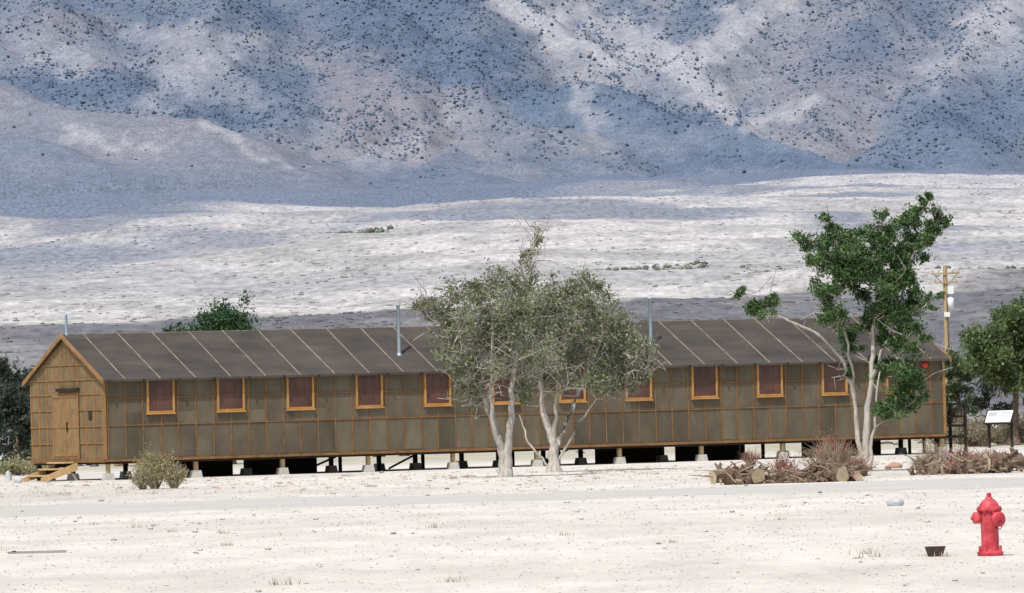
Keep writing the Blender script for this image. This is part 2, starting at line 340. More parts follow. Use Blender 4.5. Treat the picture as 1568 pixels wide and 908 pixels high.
def tree(name,loc,trunks,clumps,leafcol,nleaf,lsize,bark,twigs=5,depth=1.2,alt=None,tw=.012,limb=1.0,bare=0,sgk=1.0):
    e=empty(name,loc); b=B(); skel=[]
    for pts,ra,rb in trunks:
        P=[];m=5
        for i in range(len(pts)-1):
            for j in range(m):
                t=j/m; p=Vector(pts[i]).lerp(Vector(pts[i+1]),t); s=.04 if (i or j) else 0
                P.append(p+Vector((random.uniform(-s,s),random.uniform(-s,s),0)))
        P.append(Vector(pts[-1])); L=len(P)-1
        R=[ra+(rb-ra)*(i/L)**.7 for i in range(L+1)]
        if pts[0][2]<0.05: R[0]*=1.5; R[1]*=1.15
        b.tube(P,R,bark,8,jit=.14)
        for i,p in enumerate(P):
            if p.z>1.0 or pts[0][2]>.5: skel.append((p,R[i]))
    LC=[]
    for (cx,cz,cr) in sorted(clumps,key=lambda c:c[1]):
        c=Vector((cx,random.uniform(-depth,depth)*min(1,cz/3),cz))
        best=min(skel,key=lambda s:(s[0]-c).length+ (2.5*max(0,s[0].z-(c.z-.35*(c-s[0]).length))))
        p0,rr=best; ln=(c-p0).length; m=max(3,int(ln/.3)); P=[];R=[]
        rs=min(rr*.7,(.016+.016*ln)*limb)
        bend=Vector((random.uniform(-.2,.2),random.uniform(-.2,.2),-.12))*ln*.7
        for i in range(m+1):
            t=i/m; p=p0.lerp(c,t)+bend*math.sin(math.pi*t)*.5
            if 0<i<m: p+=Vector([random.uniform(-.06,.06) for _ in range(3)])
            P.append(p); R.append(rs*(1-t)+.011*t)
        b.tube(P,R,bark,6,caps=False)
        for i in range(1,m+1): skel.append((P[i],R[i]))
        ns=max(4,int(twigs*(cr/.5)**1.3)); nl=int(nleaf*(cr/.5)**2*random.uniform(.5,1.35))
        for i in range(ns):
            d=Vector((random.gauss(0,1),random.gauss(0,1),random.gauss(0.15,.8))).normalized(); q=c+d*cr*random.uniform(.45,1.2)
            s=P[max(1,int(m*random.uniform(.5,1)))]; mid=s.lerp(q,.5)+Vector([random.uniform(-.1,.1) for _ in range(3)])
            b.tube([s,mid,q],[tw,tw*.8,tw*.4],bark,4,caps=False)
            for _ in range(3):
                q2=mid.lerp(q,random.random())+Vector([random.gauss(0,.2) for _ in range(3)])*min(1,cr*2)
                b.tube([mid.lerp(q,.4*random.random()),q2],[tw*.6,tw*.3],bark,3,caps=False)
            sg=cr*random.uniform(.14,.30)*sgk
            for _ in range(int(nl/ns*random.uniform(.2,1.8))):
                t=random.uniform(.25,1.1); pp=mid.lerp(q,t); LC.append((pp.x+random.gauss(0,sg),pp.y+random.gauss(0,sg),pp.z+random.gauss(0,sg*.75)))
    for _ in range(bare):   # dead bare twigs reaching out of the crown
        p,r_=random.choice(skel)
        if p.z<2.0: continue
        d=Vector((random.gauss(0,.8),random.gauss(-.3,.7),random.gauss(.5,.5))).normalized(); l=random.uniform(.4,1.15)
        q=p+d*l*.5+Vector([random.gauss(0,.06) for _ in range(3)]); q2=p+d*l+Vector([random.gauss(0,.12) for _ in range(3)])
        b.tube([p,q,q2],[.017,.013,.006],bark,4,caps=False)
        for _ in range(3):
            q3=q.lerp(q2,random.random()); b.tube([q3,q3+Vector([random.gauss(0,.15) for _ in range(3)])],[.009,.005],bark,3,caps=False)
    b.obj('branches',e)
    LC=np.array(LC); n=len(LC)
    if n:
        cl=np.array(leafcol)[None]*(0.5+1.0*fbm(LC[:,0]*2.2+LC[:,1],LC[:,2]*2.2,3,7))[:,None]*rng.uniform(.6,1.4,(n,1))
        if alt is not None:
            k=rng.random(n)<.3; cl[k]=np.array(alt)*rng.uniform(.7,1.3,(k.sum(),1))
        leaves('foliage',LC,lsize,cl,e)
    return e
grey=(0.165,0.20,0.095); alt=(0.35,0.35,0.27)
tree('locust_tree',(-0.32,213,0),[([(0,0,0),(-.1,.05,.9),(-.45,.1,1.9),(-.75,.2,2.9)],.17,.05),([(0.05,0,.25),(.15,-.1,1.2),(.25,-.1,2.4),(.45,0,3.8),(.8,0,5.4),(1.0,0,6.7)],.14,.012),([(-.05,.1,.5),(-.35,-.3,1.6),(-.3,-.4,3.2),(-.2,-.3,4.6)],.09,.02)],
 [(-1.95,4.75,.45),(-1.45,4.0,.5),(-1.15,5.2,.5),(-1.6,4.5,.5),(-.15,5.45,.5),(-.5,4.6,.7),(-1.0,3.2,.5),(.4,4.75,.7),(-.2,3.7,.6),(.65,5.45,.45),(1.0,6.6,.22),(.85,6.2,.26),(.75,5.9,.25),(-.95,2.5,.4),(.55,3.2,.6),(-.6,5.1,.5),(.2,5.1,.6),(-1.4,3.4,.45),(1.05,6.9,.12),
  (-1.2,2.9,.35),(-.7,3.9,.6),(.1,3.0,.5),(-.5,2.9,.4),(-1.1,4.4,.5),(.5,2.5,.4),(.3,4.1,.6),(-2.2,4.65,.25),(-.1,4.2,.6),(-.85,2.15,.3),(1.0,4.3,.5),(1.0,3.6,.45),(.9,4.9,.5),(-1.0,2.2,.25)],
 grey,700,.050,bark_pale,twigs=12,alt=alt,limb=.95,tw=.015,bare=190,sgk=1.15)
tree('locust_tree',(1.07,224,0),[([(0,0,0),(.05,0,.8),(-.25,.1,1.8),(-.3,.2,3.2),(-.1,.1,4.6)],.2,.03),([(.03,0,.6),(.5,-.1,1.6),(.95,0,2.6),(1.3,.1,3.8)],.11,.03),([(.1,0,.3),(.7,.2,1.3),(1.3,.3,2.1)],.05,.02),([(-.1,0,.1),(-.7,0,.9),(-.95,.1,1.7)],.04,.02),([(.02,0,.7),(.15,-.3,2.2),(.5,-.4,4.0)],.08,.02)],
 [(.2,5.35,.5),(.95,5.4,.5),(1.6,4.95,.5),(2.1,4.3,.55),(2.55,3.5,.5),(2.8,3.05,.4),(1.2,4.3,.7),(.35,4.3,.6),(1.7,3.5,.65),(.75,3.2,.6),(0,3.2,.5),(1.8,2.7,.5),(0,4.75,.6),(1.0,3.7,.6),(2.2,3.9,.5),(.5,4.9,.5),(1.25,5.1,.4),(.5,2.6,.4),(1.3,2.6,.4),(2.6,2.7,.35),
  (2.1,3.1,.5),(1.5,3.0,.5),(.2,3.7,.6),(1.6,4.2,.6),(.9,4.6,.6),(2.85,3.4,.3),(-.2,2.7,.4),(2.2,2.5,.35),(.9,2.7,.4),(-.3,4.1,.5),(-.4,3.5,.5),(3.05,3.1,.2),(-.6,4.5,.5),(-.4,5.0,.5),(1.7,2.3,.3)],
 grey,700,.050,bark_pale,twigs=12,alt=alt,limb=.95,tw=.015,bare=200,sgk=1.15)
tree('ash_tree',(9.05,200,0),[([(0,0,0),(.1,0,1.4),(.25,.05,2.8),(.35,.1,3.9),(.5,.1,5.2),(.55,.1,6.2)],.12,.015),([(-.03,.05,.2),(-.2,.1,1.2),(-.25,.1,2.2),(-.55,.1,3.0),(-1.1,0,3.6),(-1.8,0,3.95),(-2.4,0,4.2),(-3.05,0,4.7)],.075,.012),
   ([(.22,0,2.4),(.75,-.1,3.6),(1.15,-.1,4.8),(1.5,-.1,5.9),(1.8,-.1,6.6)],.06,.012),([(-.22,.1,1.9),(-.35,.1,3.3),(-.55,.1,4.5),(-.8,.1,5.9)],.055,.012),([(.1,-.1,.1),(.3,-.15,1.4),(.45,-.2,2.6)],.06,.02)],
 [(1.8,6.85,.3),(2.15,6.45,.32),(1.95,6.3,.3),(1.4,6.45,.4),(.52,6.6,.28),(.5,6.0,.55),(1.0,6.1,.45),(-.85,6.5,.3),(-1.2,6.05,.4),(-.78,5.6,.52),(-.1,5.6,.6),(.75,5.1,.6),(1.4,5.6,.48),(1.75,5.9,.33),(-1.1,5.3,.3),
  (-.97,4.8,.38),(-.65,4.1,.48),(.37,4.3,.5),(1.2,4.1,.52),(1.9,4.4,.22),(-.33,3.4,.4),(.55,2.75,.45),(1.1,2.05,.5),(.6,1.6,.35),(1.1,3.1,.5),(.9,2.5,.5),(-2.6,4.4,.38),(-2.3,4.5,.3),(-3.1,4.75,.2),(-.5,2.6,.22),(-.3,4.9,.45),(.9,1.5,.35),(-.6,6.2,.35),(.1,6.2,.35),(1.1,5.2,.4),
  (-.2,5.2,.45),(.9,4.6,.5),(.3,5.4,.5),(1.3,3.6,.42),(-.4,5.9,.42),(.7,3.5,.4),(1.35,2.4,.35),(-.7,4.5,.4),(1.3,4.7,.4),(0.2,3.8,.35),(-2.45,4.15,.22),(1.45,1.9,.3)],
 (0.072,0.135,0.045),1700,.05,bark_pale,twigs=9,depth=.7,tw=.011,alt=(0.13,0.20,0.08),limb=.75,bare=45,sgk=.95)
def far_tree(loc,w,h,col,name='cottonwood_tree',z0=.3,n=1500,m=16,ls=.075,r0=.2):
    cl=[]
    for i in range(m):
        a=random.uniform(0,math.pi*2); q=math.sqrt(random.random()); z=z0*h+(1-z0)*h*(.5+.42*q*math.sin(a)); cl.append((w*.42*q*math.cos(a),z,random.uniform(.08,.16)*h))
    return tree(name,loc,[([(0,0,0),(.1,0,h*.35),(0,0,h*.7)],r0,.05)],cl,col,n*.35,ls,bark_dark,depth=w*.35,twigs=5,alt=tuple(q*1.7 for q in col))
far_tree((-12.6,297,0),2.0,5.6,(0.04,0.085,0.035),m=14,z0=.5)
far_tree((-11.2,300,0),1.7,6.2,(0.04,0.085,0.035),m=14,z0=.5)
far_tree((-10.3,302,0),1.2,5.2,(0.05,0.085,0.045),m=6,z0=.6)
far_tree((-15.6,304,0),1.2,5.0,(0.04,0.06,0.04),m=8,z0=.5)
for (x,y,w_,h_) in ((-19.6,300,3.0,4.5),(-18.2,310,2.6,4.0),(-18.9,290,2.2,3.4),(-20.4,296,3,4.7),(-17.6,318,2.6,3.3)):
    far_tree((x,y,0),w_,h_,(0.05,0.066,0.05),z0=.03,m=26,r0=.1)
far_tree((18.5,286,0),3.6,5.2,(0.10,0.14,0.055),z0=.40,m=34)
far_tree((20.2,290,0),3.6,5.6,(0.10,0.14,0.055),z0=.3,m=28)
far_tree((17.2,300,0),1.6,3.9,(0.08,0.11,0.055),z0=.1,m=14)
far_tree((19.6,302,0),3.6,3.0,(0.045,0.055,0.038),z0=.03,m=24)
def shrub(name,loc,w,h,col,nl,ls,tcol,ntw=40,zlean=0):
    e=empty(name,loc); b=B(); LC=[]
    for i in range(ntw):
        a=random.uniform(0,6.28); q=random.random()**.5; tip=Vector((w/2*q*math.cos(a)+zlean,w/2*q*math.sin(a),h*random.uniform(.5,1)*(1-.35*q*q)))
        st=Vector((tip.x*.2,tip.y*.2,0)); mid=st.lerp(tip,.5)+Vector((random.uniform(-.06,.06),random.uniform(-.06,.06),.05*h))
        b.tube([st,mid,tip],[.010,.007,.003],tcol,3,caps=False)
        for j in range(2):
            t2=mid+Vector((random.gauss(0,.14*w),random.gauss(0,.14*w),random.uniform(.1,.4)*h)); t2.z=max(.02,t2.z); b.tube([mid,t2],[.006,.003],tcol,3,caps=False)
        for j in range(int(nl/ntw)):
            p=mid.lerp(tip,random.uniform(-.3,1.1)); LC.append((p.x+random.gauss(0,.07*w),p.y+random.gauss(0,.07*w),max(.02,p.z+random.gauss(0,.07*h))))
    b.obj('stems',e)
    if nl: 
        LC=np.array(LC); leaves('leaves',LC,ls,np.array(col)[None]*rng.uniform(.6,1.4,(len(LC),1)),e)
    return e
tan_twig=noise_mat('tan_twig',(0.24,0.18,0.12),(0.42,0.34,0.24),5)
red_twig=noise_mat('red_twig',(0.18,0.075,0.055),(0.33,0.17,0.13),5)
pale_twig=noise_mat('pale_twig',(0.42,0.38,0.33),(0.6,0.56,0.5),5)
shrub('saltbush_shrub',(-9.75,207,0),1.15,1.2,(0.30,0.29,0.14),2600,.035,tan_twig,70)
shrub('saltbush_shrub',(-9.2,206.5,0),.8,.8,(0.42,0.38,0.22),1200,.03,tan_twig,50)
shrub('saltbush_shrub',(-10.0,206,0),.9,.7,(0.32,0.30,0.17),1200,.03,tan_twig,40)
for i in range(18):
    x=random.uniform(15.6,20.5); y_=random.uniform(283,300); shrub('desert_shrub',(x,y_,0),random.uniform(.9,2.0),random.uniform(.5,1.3),random.choice([(0.25,0.21,0.15),(0.17,0.17,0.10),(0.33,0.27,0.20)]),1100,.055,tan_twig,40)
for i in range(12):
    shrub('desert_shrub',(random.uniform(-20.5,-16.3),random.uniform(256,285),0),random.uniform(.9,1.8),random.uniform(.35,.85),random.choice([(0.34,0.32,0.18),(0.26,0.27,0.13)]),800,.05,tan_twig,30)
shrub('bare_tree',(-8.3,300,1.6),2.4,4.3,(0,0,0),0,.1,pale_twig,80)
for (x,y,w_,h_,m_,tm) in ((7.25,178,1.7,1.15,120,tan_twig),(7.4,179,1.2,1.25,60,red_twig),(6.2,179,.9,.75,60,red_twig),(7.9,181,1.3,.7,80,red_twig),(5.3,178.5,1.0,.5,50,tan_twig),
    (10.9,189,1.3,.8,70,red_twig),(10.3,190,.9,1.0,50,tan_twig),(11.7,190,1.2,.75,60,red_twig),(9.9,188,.8,.6,50,tan_twig),(8.4,205,1.0,1.2,70,red_twig),(6.9,226,.7,.6,40,red_twig)):
    shrub('dead_brush',(x,y,0),w_,h_,(.25,.15,.10),int(m_*4),.022,tm,m_)
g=B()
spots=[(random.uniform(-14,14),random.uniform(192,236)) for _ in range(120)]+[(random.uniform(-8,8),random.uniform(84,150)) for _ in range(18)]+[(random.uniform(4.0,5.6),random.uniform(90,94)) for _ in range(5)]+[(random.gauss(2.8,.6),random.gauss(222,3)) for _ in range(22)]+[(random.gauss(-1.4,.6),random.gauss(215,3)) for _ in range(22)]+[(-6.2,202),(-6.3,202.2),(-4.1,203),(-4.0,203.3)]
for (x,y) in spots:
    s=random.uniform(.3,.9)
    for j in range(18):
        a=random.uniform(0,6.28); l=random.uniform(.05,.14)*s; ox,oy=random.gauss(0,.1)*s,random.gauss(0,.1)*s
        dx,dy=math.cos(a),math.sin(a); g.add([(x+ox-dy*.006,y+oy+dx*.006,0),(x+ox+dy*.006,y+oy-dx*.006,0),(x+ox+dx*l*.6,y+oy+dy*l*.6,l)],[(0,1,2)],tan_twig)
g.obj('dry_grass')
n=7500; gx=rng.uniform(-1,1,n); gy=75*np.exp(rng.random(n)*math.log(240/75)); gx=gx*gy*.075
gr=rng.uniform(.006,.018,n)*(1+(rng.random(n)<.03)*1.6)*(gy/110)
gravm=attr_mat('gravel_mat',[(8,(1,1,1),3,.3,.7,.8,1.15)])
blobs('gravel',gx,gy,np.zeros(n)+.002,gr,gr*.7,np.array([[0.52,0.49,0.43]])*rng.uniform(.6,1.25,(n,1)),gravm)

# ---------------------------------------------------------------- barracks
def board_mat(name,c1,c2,sc=2.2,st=(1,1,1),bump=.3): return noise_mat(name,c1,c2,sc,8,stretch=st,bump=bump,rough=.9)
tar=board_mat('tarpaper_wall',(0.076,0.063,0.043),(0.155,0.130,0.090),1.0,(1,1,.6))
roofm=board_mat('tarpaper_roof',(0.044,0.039,0.034),(0.092,0.080,0.068),.9,(.5,1.2,1))
seam=board_mat('roof_seam',(0.15,0.13,0.10),(0.34,0.29,0.22),3)
batt=board_mat('batten_wood',(0.14,0.072,0.028),(0.27,0.148,0.062),3)
gabm=board_mat('gable_paper',(0.130,0.090,0.046),(0.245,0.170,0.088),1.2)
gbat=board_mat('gable_batten',(0.21,0.115,0.047),(0.33,0.190,0.083),4)
trim=board_mat('window_trim',(0.34,0.17,0.05),(0.50,0.27,0.095),4)
pane,ntp,pbp=mat_base('window_screen',.35,.5); 
nz=N(ntp,'ShaderNodeTexNoise'); nz.inputs['Scale'].default_value=1.1; cr=N(ntp,'ShaderNodeValToRGB'); cr.color_ramp.elements[0].color=(0.05,0.024,0.018,1); cr.color_ramp.elements[1].color=(0.115,0.050,0.036,1); cr.color_ramp.elements[0].position=.35; cr.color_ramp.elements[1].position=.65
tcn=N(ntp,'ShaderNodeTexCoord'); ntp.links.new(tcn.outputs['Object'],nz.inputs['Vector']); ntp.links.new(nz.outputs[0],cr.inputs[0]); ntp.links.new(cr.outputs[0],pbp.inputs['Base Color'])
munt=board_mat('sash_wood',(0.10,0.045,0.03),(0.15,0.07,0.045),4)
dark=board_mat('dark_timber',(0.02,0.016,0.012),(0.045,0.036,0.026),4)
post=board_mat('post_wood',(0.35,0.25,0.13),(0.5,0.38,0.22),5)
newwood=board_mat('stair_wood',(0.42,0.28,0.13),(0.58,0.41,0.21),5)
conc=board_mat('footing_concrete',(0.34,0.33,0.31),(0.52,0.50,0.46),4)
galv,_,pg=mat_base('galvanised_pipe',.4,.5); pg.inputs['Base Color'].default_value=(0.34,0.41,0.47,1); pg.inputs['Metallic'].default_value=.3
redp,_,pr=mat_base('red_paint_bell',.4,.5); pr.inputs['Base Color'].default_value=(0.55,0.02,0.02,1)
LEN=30.5; WID=5.7; Z0=.62; Z1=3.22; RD=4.58
ANG=math.atan2(14.0,27.07)
bar=empty('barracks',(-12.87,241,0),ANG)
b=B(); b.box(0,LEN,0,WID,Z0,Z1,tar); b.obj('walls',bar)
b=B()
for x in (-.012,LEN+.012):
    b.add([(x,0,Z0),(x,WID,Z0),(x,WID,Z1+.0),(x,WID/2,RD-.09),(x,0,Z1)],[(0,1,2,3,4) if x>1 else (4,3,2,1,0)],gabm)
b.obj('gable_walls',bar)
tar2=board_mat('tarpaper_wall_faded',(0.088,0.073,0.050),(0.172,0.146,0.101),1.2,(1,1,.5)); tar3=board_mat('tarpaper_wall_dark',(0.060,0.050,0.034),(0.122,0.103,0.071),1.2,(1,1,.5))
b=B(); wt=[1.936+2.4384*i for i in range(12)]
nb=int(LEN/.6096)+1
for i in range(nb-1):
    t=.11+i*.6096
    for (za,zb) in ((Z0+.07,Z0+1.07),(Z0+1.09,Z0+1.47)):
        if random.random()<.5: b.box(t+.022,t+.588,-.006,-.001,za,zb,random.choice([tar2,tar3,tar2]))
b.obj('wall_sheets',bar)
b=B()
for i in range(nb):
    t=min(LEN-.03,.11+i*.6096); inw=[q for q in wt if abs(q-t)<.40]
    top=Z1
    if inw: top=Z0+1.38
    tt=random.uniform(-.012,.012); b.box(t-.018+tt,t+.018+tt,-.022,-.0065,Z0+.065,top,batt)
for k,z in enumerate((Z0+1.08,Z0+1.93)):
    if k==0: b.box(0,LEN,-.026,-.0065,z-.016,z+.016,batt)
    else:
        e=[0]+[v for q in wt for v in(q-.5,q+.5)]+[LEN]
        for a,c2 in zip(e[::2],e[1::2]): b.box(a,c2,-.026,-.001,z-.014,z+.014,batt)
b.box(-.02,LEN+.02,-.034,-.001,Z0-.05,Z0+.03,batt)
b.box(-.045,.05,-.038,.0,Z0+.032,Z1,gbat); b.box(LEN-.05,LEN+.045,-.038,.0,Z0+.032,Z1,gbat)
b.obj('wall_battens',bar)
b=B()
yb=[.08+.6096*i for i in range(10) if .08+.6096*i<WID]
for y in yb:
    top=Z1+(RD-Z1-.1)*(1-abs(y-WID/2)/(WID/2)); 
    lo=Z0+.065 if not(1.9<y<3.8) else 2.95
    b.box(-.036,-.013,y-.022,y+.022,lo,top,gbat)
for z in (Z0+.55,Z0+1.08,Z0+1.6,Z0+2.1,Z1-.04):
    for a,c2 in ((0,1.85),(3.85,WID)) if z<2.9 else ((0,WID),): b.box(-.040,-.013,a,c2,z-.018,z+.018,gbat)
b.box(-.040,-.013,1.0,WID-1.0,Z1+.42,Z1+.455,gbat)
b.box(-.045,-.013,0,WID,Z0-.06,Z0+.06,batt)
door=board_mat('door_boards',(0.19,0.12,0.055),(0.29,0.19,0.092),3)
b.box(-.045,-.013,1.9,3.8,Z0+.07,2.78,door)
for y in (1.88,2.86,3.82): b.box(-.065,-.046,y-.035,y+.035,Z0+.07,2.80,gbat)
for z in (Z0+.2,Z0+1.1,2.68): b.box(-.062,-.047,1.93,3.78,z-.05,z+.05,gbat)
b.box(-.14,-.014,1.8,3.4,2.82,2.92,dark); b.box(-.09,-.066,2.70,2.76,1.55,1.85,dark); b.box(-.03,-.0135,.9,1.15,1.9,2.25,dark)
b.obj('gable_battens_and_door',bar)
b=B()
for q in wt:
    zt=Z1-.05; zb=Z0+1.5; hw=.43
    b.box(q-hw,q+hw,-.018,-.001,zb,zt,pane)
    b.box(q-hw-.045,q-hw+.015,-.07,-.001,zb-.05,zt,trim); b.box(q+hw-.015,q+hw+.045,-.07,-.001,zb-.05,zt,trim)
    b.box(q-hw-.07,q+hw+.07,-.10,-.001,zb-.10,zb-.052,trim); b.box(q-hw+.017,q+hw-.017,-.06,-.001,zt-.05,zt,munt)
    b.box(q-hw+.017,q+hw-.017,-.045,-.001,zb-.05,zb+.01,trim)
    for m in(-.15,0.15): b.box(q+m-.008,q+m+.008,-.026,-.019,zb+.012,zt-.052,munt)
    b.box(q-hw+.017,q+hw-.017,-.030,-.019,(zb+zt)/2-.015,(zb+zt)/2+.015,munt)
b.obj('windows',bar)
b=B(); ov=.26; sl_=(RD-Z1)/(WID/2)
th=.07; x0,x1=-.12,LEN+.12
for sgn in (0,1):
    ya=-ov if not sgn else WID+ov; yr=WID/2
    za=Z1+.05-ov*sl_; zr=RD+.05
    V=[(x0,ya,za),(x1,ya,za),(x1,yr,zr),(x0,yr,zr),(x0,ya,za-th),(x1,ya,za-th),(x1,yr,zr-th),(x0,yr,zr-th)]
    b.add(V,[(0,1,2,3),(7,6,5,4),(0,4,5,1),(1,5,6,2),(3,7,4,0)],roofm)
b.obj('roof',bar)
b=B(); t=.62
def rp(x,y,o): return (x,y,(Z1+.05+sl_*(y if y<=WID/2 else WID-y))+o)
while t<LEN:
    wv=.016; dxr=random.uniform(-.04,.04)
    for (ya,yb_) in ((-ov,WID/2),(WID+ov,WID/2)):
        V=[rp(t-wv,ya,.002),rp(t+wv,ya,.002),rp(t+wv+dxr,yb_,.002),rp(t-wv+dxr,yb_,.002),rp(t-wv,ya,.025),rp(t+wv,ya,.025),rp(t+wv+dxr,yb_,.025),rp(t-wv+dxr,yb_,.025)]
        b.add(V,[(4,5,6,7),(0,4,7,3),(1,2,6,5),(0,1,5,4)],seam)
    t+=1.2192
b.box(x0,x1,WID/2-.04,WID/2+.04,RD+.035,RD+.06,seam)
for xx in(x0-.02,x1+.02):
    for (ya,yb_) in ((-ov-.02,WID/2),(WID+ov+.02,WID/2)):
        V=[rp(xx-.02,ya,-.12),rp(xx+.02,ya,-.12),rp(xx+.02,yb_,-.12),rp(xx-.02,yb_,-.12),rp(xx-.02,ya,.02),rp(xx+.02,ya,.02),rp(xx+.02,yb_,.02),rp(xx-.02,yb_,.02)]
        b.add(V,[(4,5,6,7),(0,4,7,3),(1,2,6,5),(0,1,5,4),(3,2,1,0)],gbat)
b.obj('roof_seams',bar)
b=B(); t=.02
while t<LEN:
    b.box(t,t+.06,-ov-.06,-.04,Z1-.15,Z1-.075,dark); t+=.6096*2
b.box(0,LEN,-.05,-.0385,Z1-.05,Z1-.01,dark)
b.obj('rafter_tails',bar)
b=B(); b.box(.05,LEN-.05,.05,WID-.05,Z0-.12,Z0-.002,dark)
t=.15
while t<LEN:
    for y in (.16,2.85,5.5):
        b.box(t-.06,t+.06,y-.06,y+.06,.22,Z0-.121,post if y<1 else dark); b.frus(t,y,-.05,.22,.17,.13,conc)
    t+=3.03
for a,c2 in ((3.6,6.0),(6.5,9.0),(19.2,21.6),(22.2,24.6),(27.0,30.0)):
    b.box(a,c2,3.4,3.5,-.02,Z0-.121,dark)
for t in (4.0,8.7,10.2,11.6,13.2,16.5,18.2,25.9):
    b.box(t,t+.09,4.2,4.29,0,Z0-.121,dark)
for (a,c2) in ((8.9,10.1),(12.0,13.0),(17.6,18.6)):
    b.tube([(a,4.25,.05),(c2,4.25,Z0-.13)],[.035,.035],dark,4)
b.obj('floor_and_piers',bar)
b=B()
for (x,y,ht) in ((10.85,.95,1.6),(20.2,1.25,1.5),(.05,2.85,.62)):
    zb=Z1+.05+sl_*min(y,WID-y)-.03; rr_=.058 if ht>1 else .04; b.lathe([(rr_,zb),(rr_,zb+ht),(rr_*1.12,zb+ht+.005),(rr_*1.12,zb+ht+.05),(rr_*.8,zb+ht+.055)],galv,(x,y,0),12); b.lathe([(rr_*1.7,zb-.01),(rr_*1.1,zb+.09)],galv,(x,y,0),12)
b.obj('stovepipes',bar)
b=B()
for i in range(3):
    zt=Z0-.02-.2*i; xo=-.15-.32*i; b.box(xo-.32,xo,2.1,3.5,zt-.05,zt,newwood)
    b.box(xo-.03,xo-.0,2.1,3.5,zt-.18,zt-.052,dark)
for y in (2.05,3.5):
    V=[(-.05,y,Z0-.05),(-.05,y,Z0-.3),(-1.15,y,0),(-1.3,y,0.0),(-1.3,y,.12)]; V2=[(p[0],p[1]+.05,p[2]) for p in V]
    b.add(V+V2,[(0,1,2,3,4),(9,8,7,6,5),(0,4,9,5),(4,3,8,9),(1,0,5,6),(2,1,6,7)],newwood)
b.obj('entrance_stairs',bar)
b=B(); 
b.box(LEN+.05,LEN+1.2,.6,2.6,Z0-.12,Z0-.03,dark)
for x in (LEN+.12,LEN+1.15):
    for y in (.62,1.6,2.56): b.box(x-.04,x+.04,y-.04,y+.04,0,1.65,dark)
for z in (1.62,1.2,.9):
    for y in (.62,2.56): b.box(LEN+.1,LEN+1.2,y-.025,y+.025,z-.025,z+.05,dark)
    b.box(LEN+1.125,LEN+1.17,.62,2.56,z-.022,z+.047,dark)
b.obj('rear_landing',bar)
b=B(); b.lathe([(0,.0),(.10,.0),(.12,.03),(.11,.07),(.05,.1),(0,.105)],redp,(LEN-.75,-.03,2.95),16,Matrix.Rotation(math.radians(90),3,'X')); b.obj('alarm_bell',bar)

# ---------------------------------------------------------------- utility pole
polem=board_mat('pole_wood',(0.28,0.205,0.115),(0.43,0.33,0.20),3,(1,1,.2))
insm,_,pi_=mat_base('insulator',.3,.5); pi_.inputs['Base Color'].default_value=(0.42,0.38,0.16,1)
whm,_,pw=mat_base('white_metal',.4,.5); pw.inputs['Base Color'].default_value=(0.7,0.72,0.74,1)
wirem,_,pz=mat_base('wire',.5,.4); pz.inputs['Base Color'].default_value=(0.08,0.08,0.08,1)
b=B(); b.tube([(0,0,-.2),(0,0,4),(0,0,7.5)],[.14,.12,.09],polem,12)
b.box(-.62,.62,-.15,-.09,7.12,7.20,polem); b.box(-.5,.5,-.15,-.09,6.74,6.81,polem)
for x in(-.56,-.3,.3,.56): b.lathe([(.02,0),(.035,.03),(.028,.07),(.038,.09),(.0,.13)],insm,(x,-.12,7.20),10)
for x in(-.45,.45): b.lathe([(.02,0),(.035,.03),(.028,.07),(.038,.09),(.0,.13)],insm,(x,-.12,6.81),10)
b.box(.06,.30,-.24,-.02,6.28,6.62,whm); b.lathe([(0,5.65),(.13,5.65),(.14,6.1),(0,6.15)],whm,(.18,-.14,0),12); b.box(-.30,-.1,-.12,0,6.1,6.35,dark); b.box(-.12,.12,-.2,-.13,5.3,5.5,whm)
b.tube([(-.5,-.13,7.12),(-.05,-.12,6.6)],[.015,.015],wirem,4); b.tube([(.5,-.13,7.12),(.05,-.12,6.6)],[.015,.015],wirem,4)
b.tube([(.02,-.14,6.3),(.03,-.17,3)],[.02,.02],wirem,4)
b.obj('utility_pole',None,(18.6,330,0),.15)

# ---------------------------------------------------------------- interpretive sign
b=B(); M=Matrix.Translation((0,0,1.1))@Matrix.Rotation(math.radians(42),4,'X')
signp=noise_mat('sign_print',(0.52,0.54,0.55),(0.70,0.71,0.70),2.5,3)
b.box(-.52,.52,-.36,.36,-.02,.02,dark,M); b.box(-.47,.47,-.31,.31,.023,.027,signp,M)
b.box(-.42,-.10,.04,.22,.030,.032,noise_mat('sign_photo',(0.25,0.29,0.33),(0.5,0.5,0.48),6,4),M)
for i in range(4): b.box(.06,.40,.2-.08*i,.212-.08*i,.030,.032,munt,M)
for x in(-.42,.42): b.box(x-.045,x+.045,.05,.14,0,1.05,dark); b.box(x-.03,x+.03,-.2,.25,.80,.86,dark,None)
b.obj('interpretive_sign',None,(17.35,276,0),-.35)

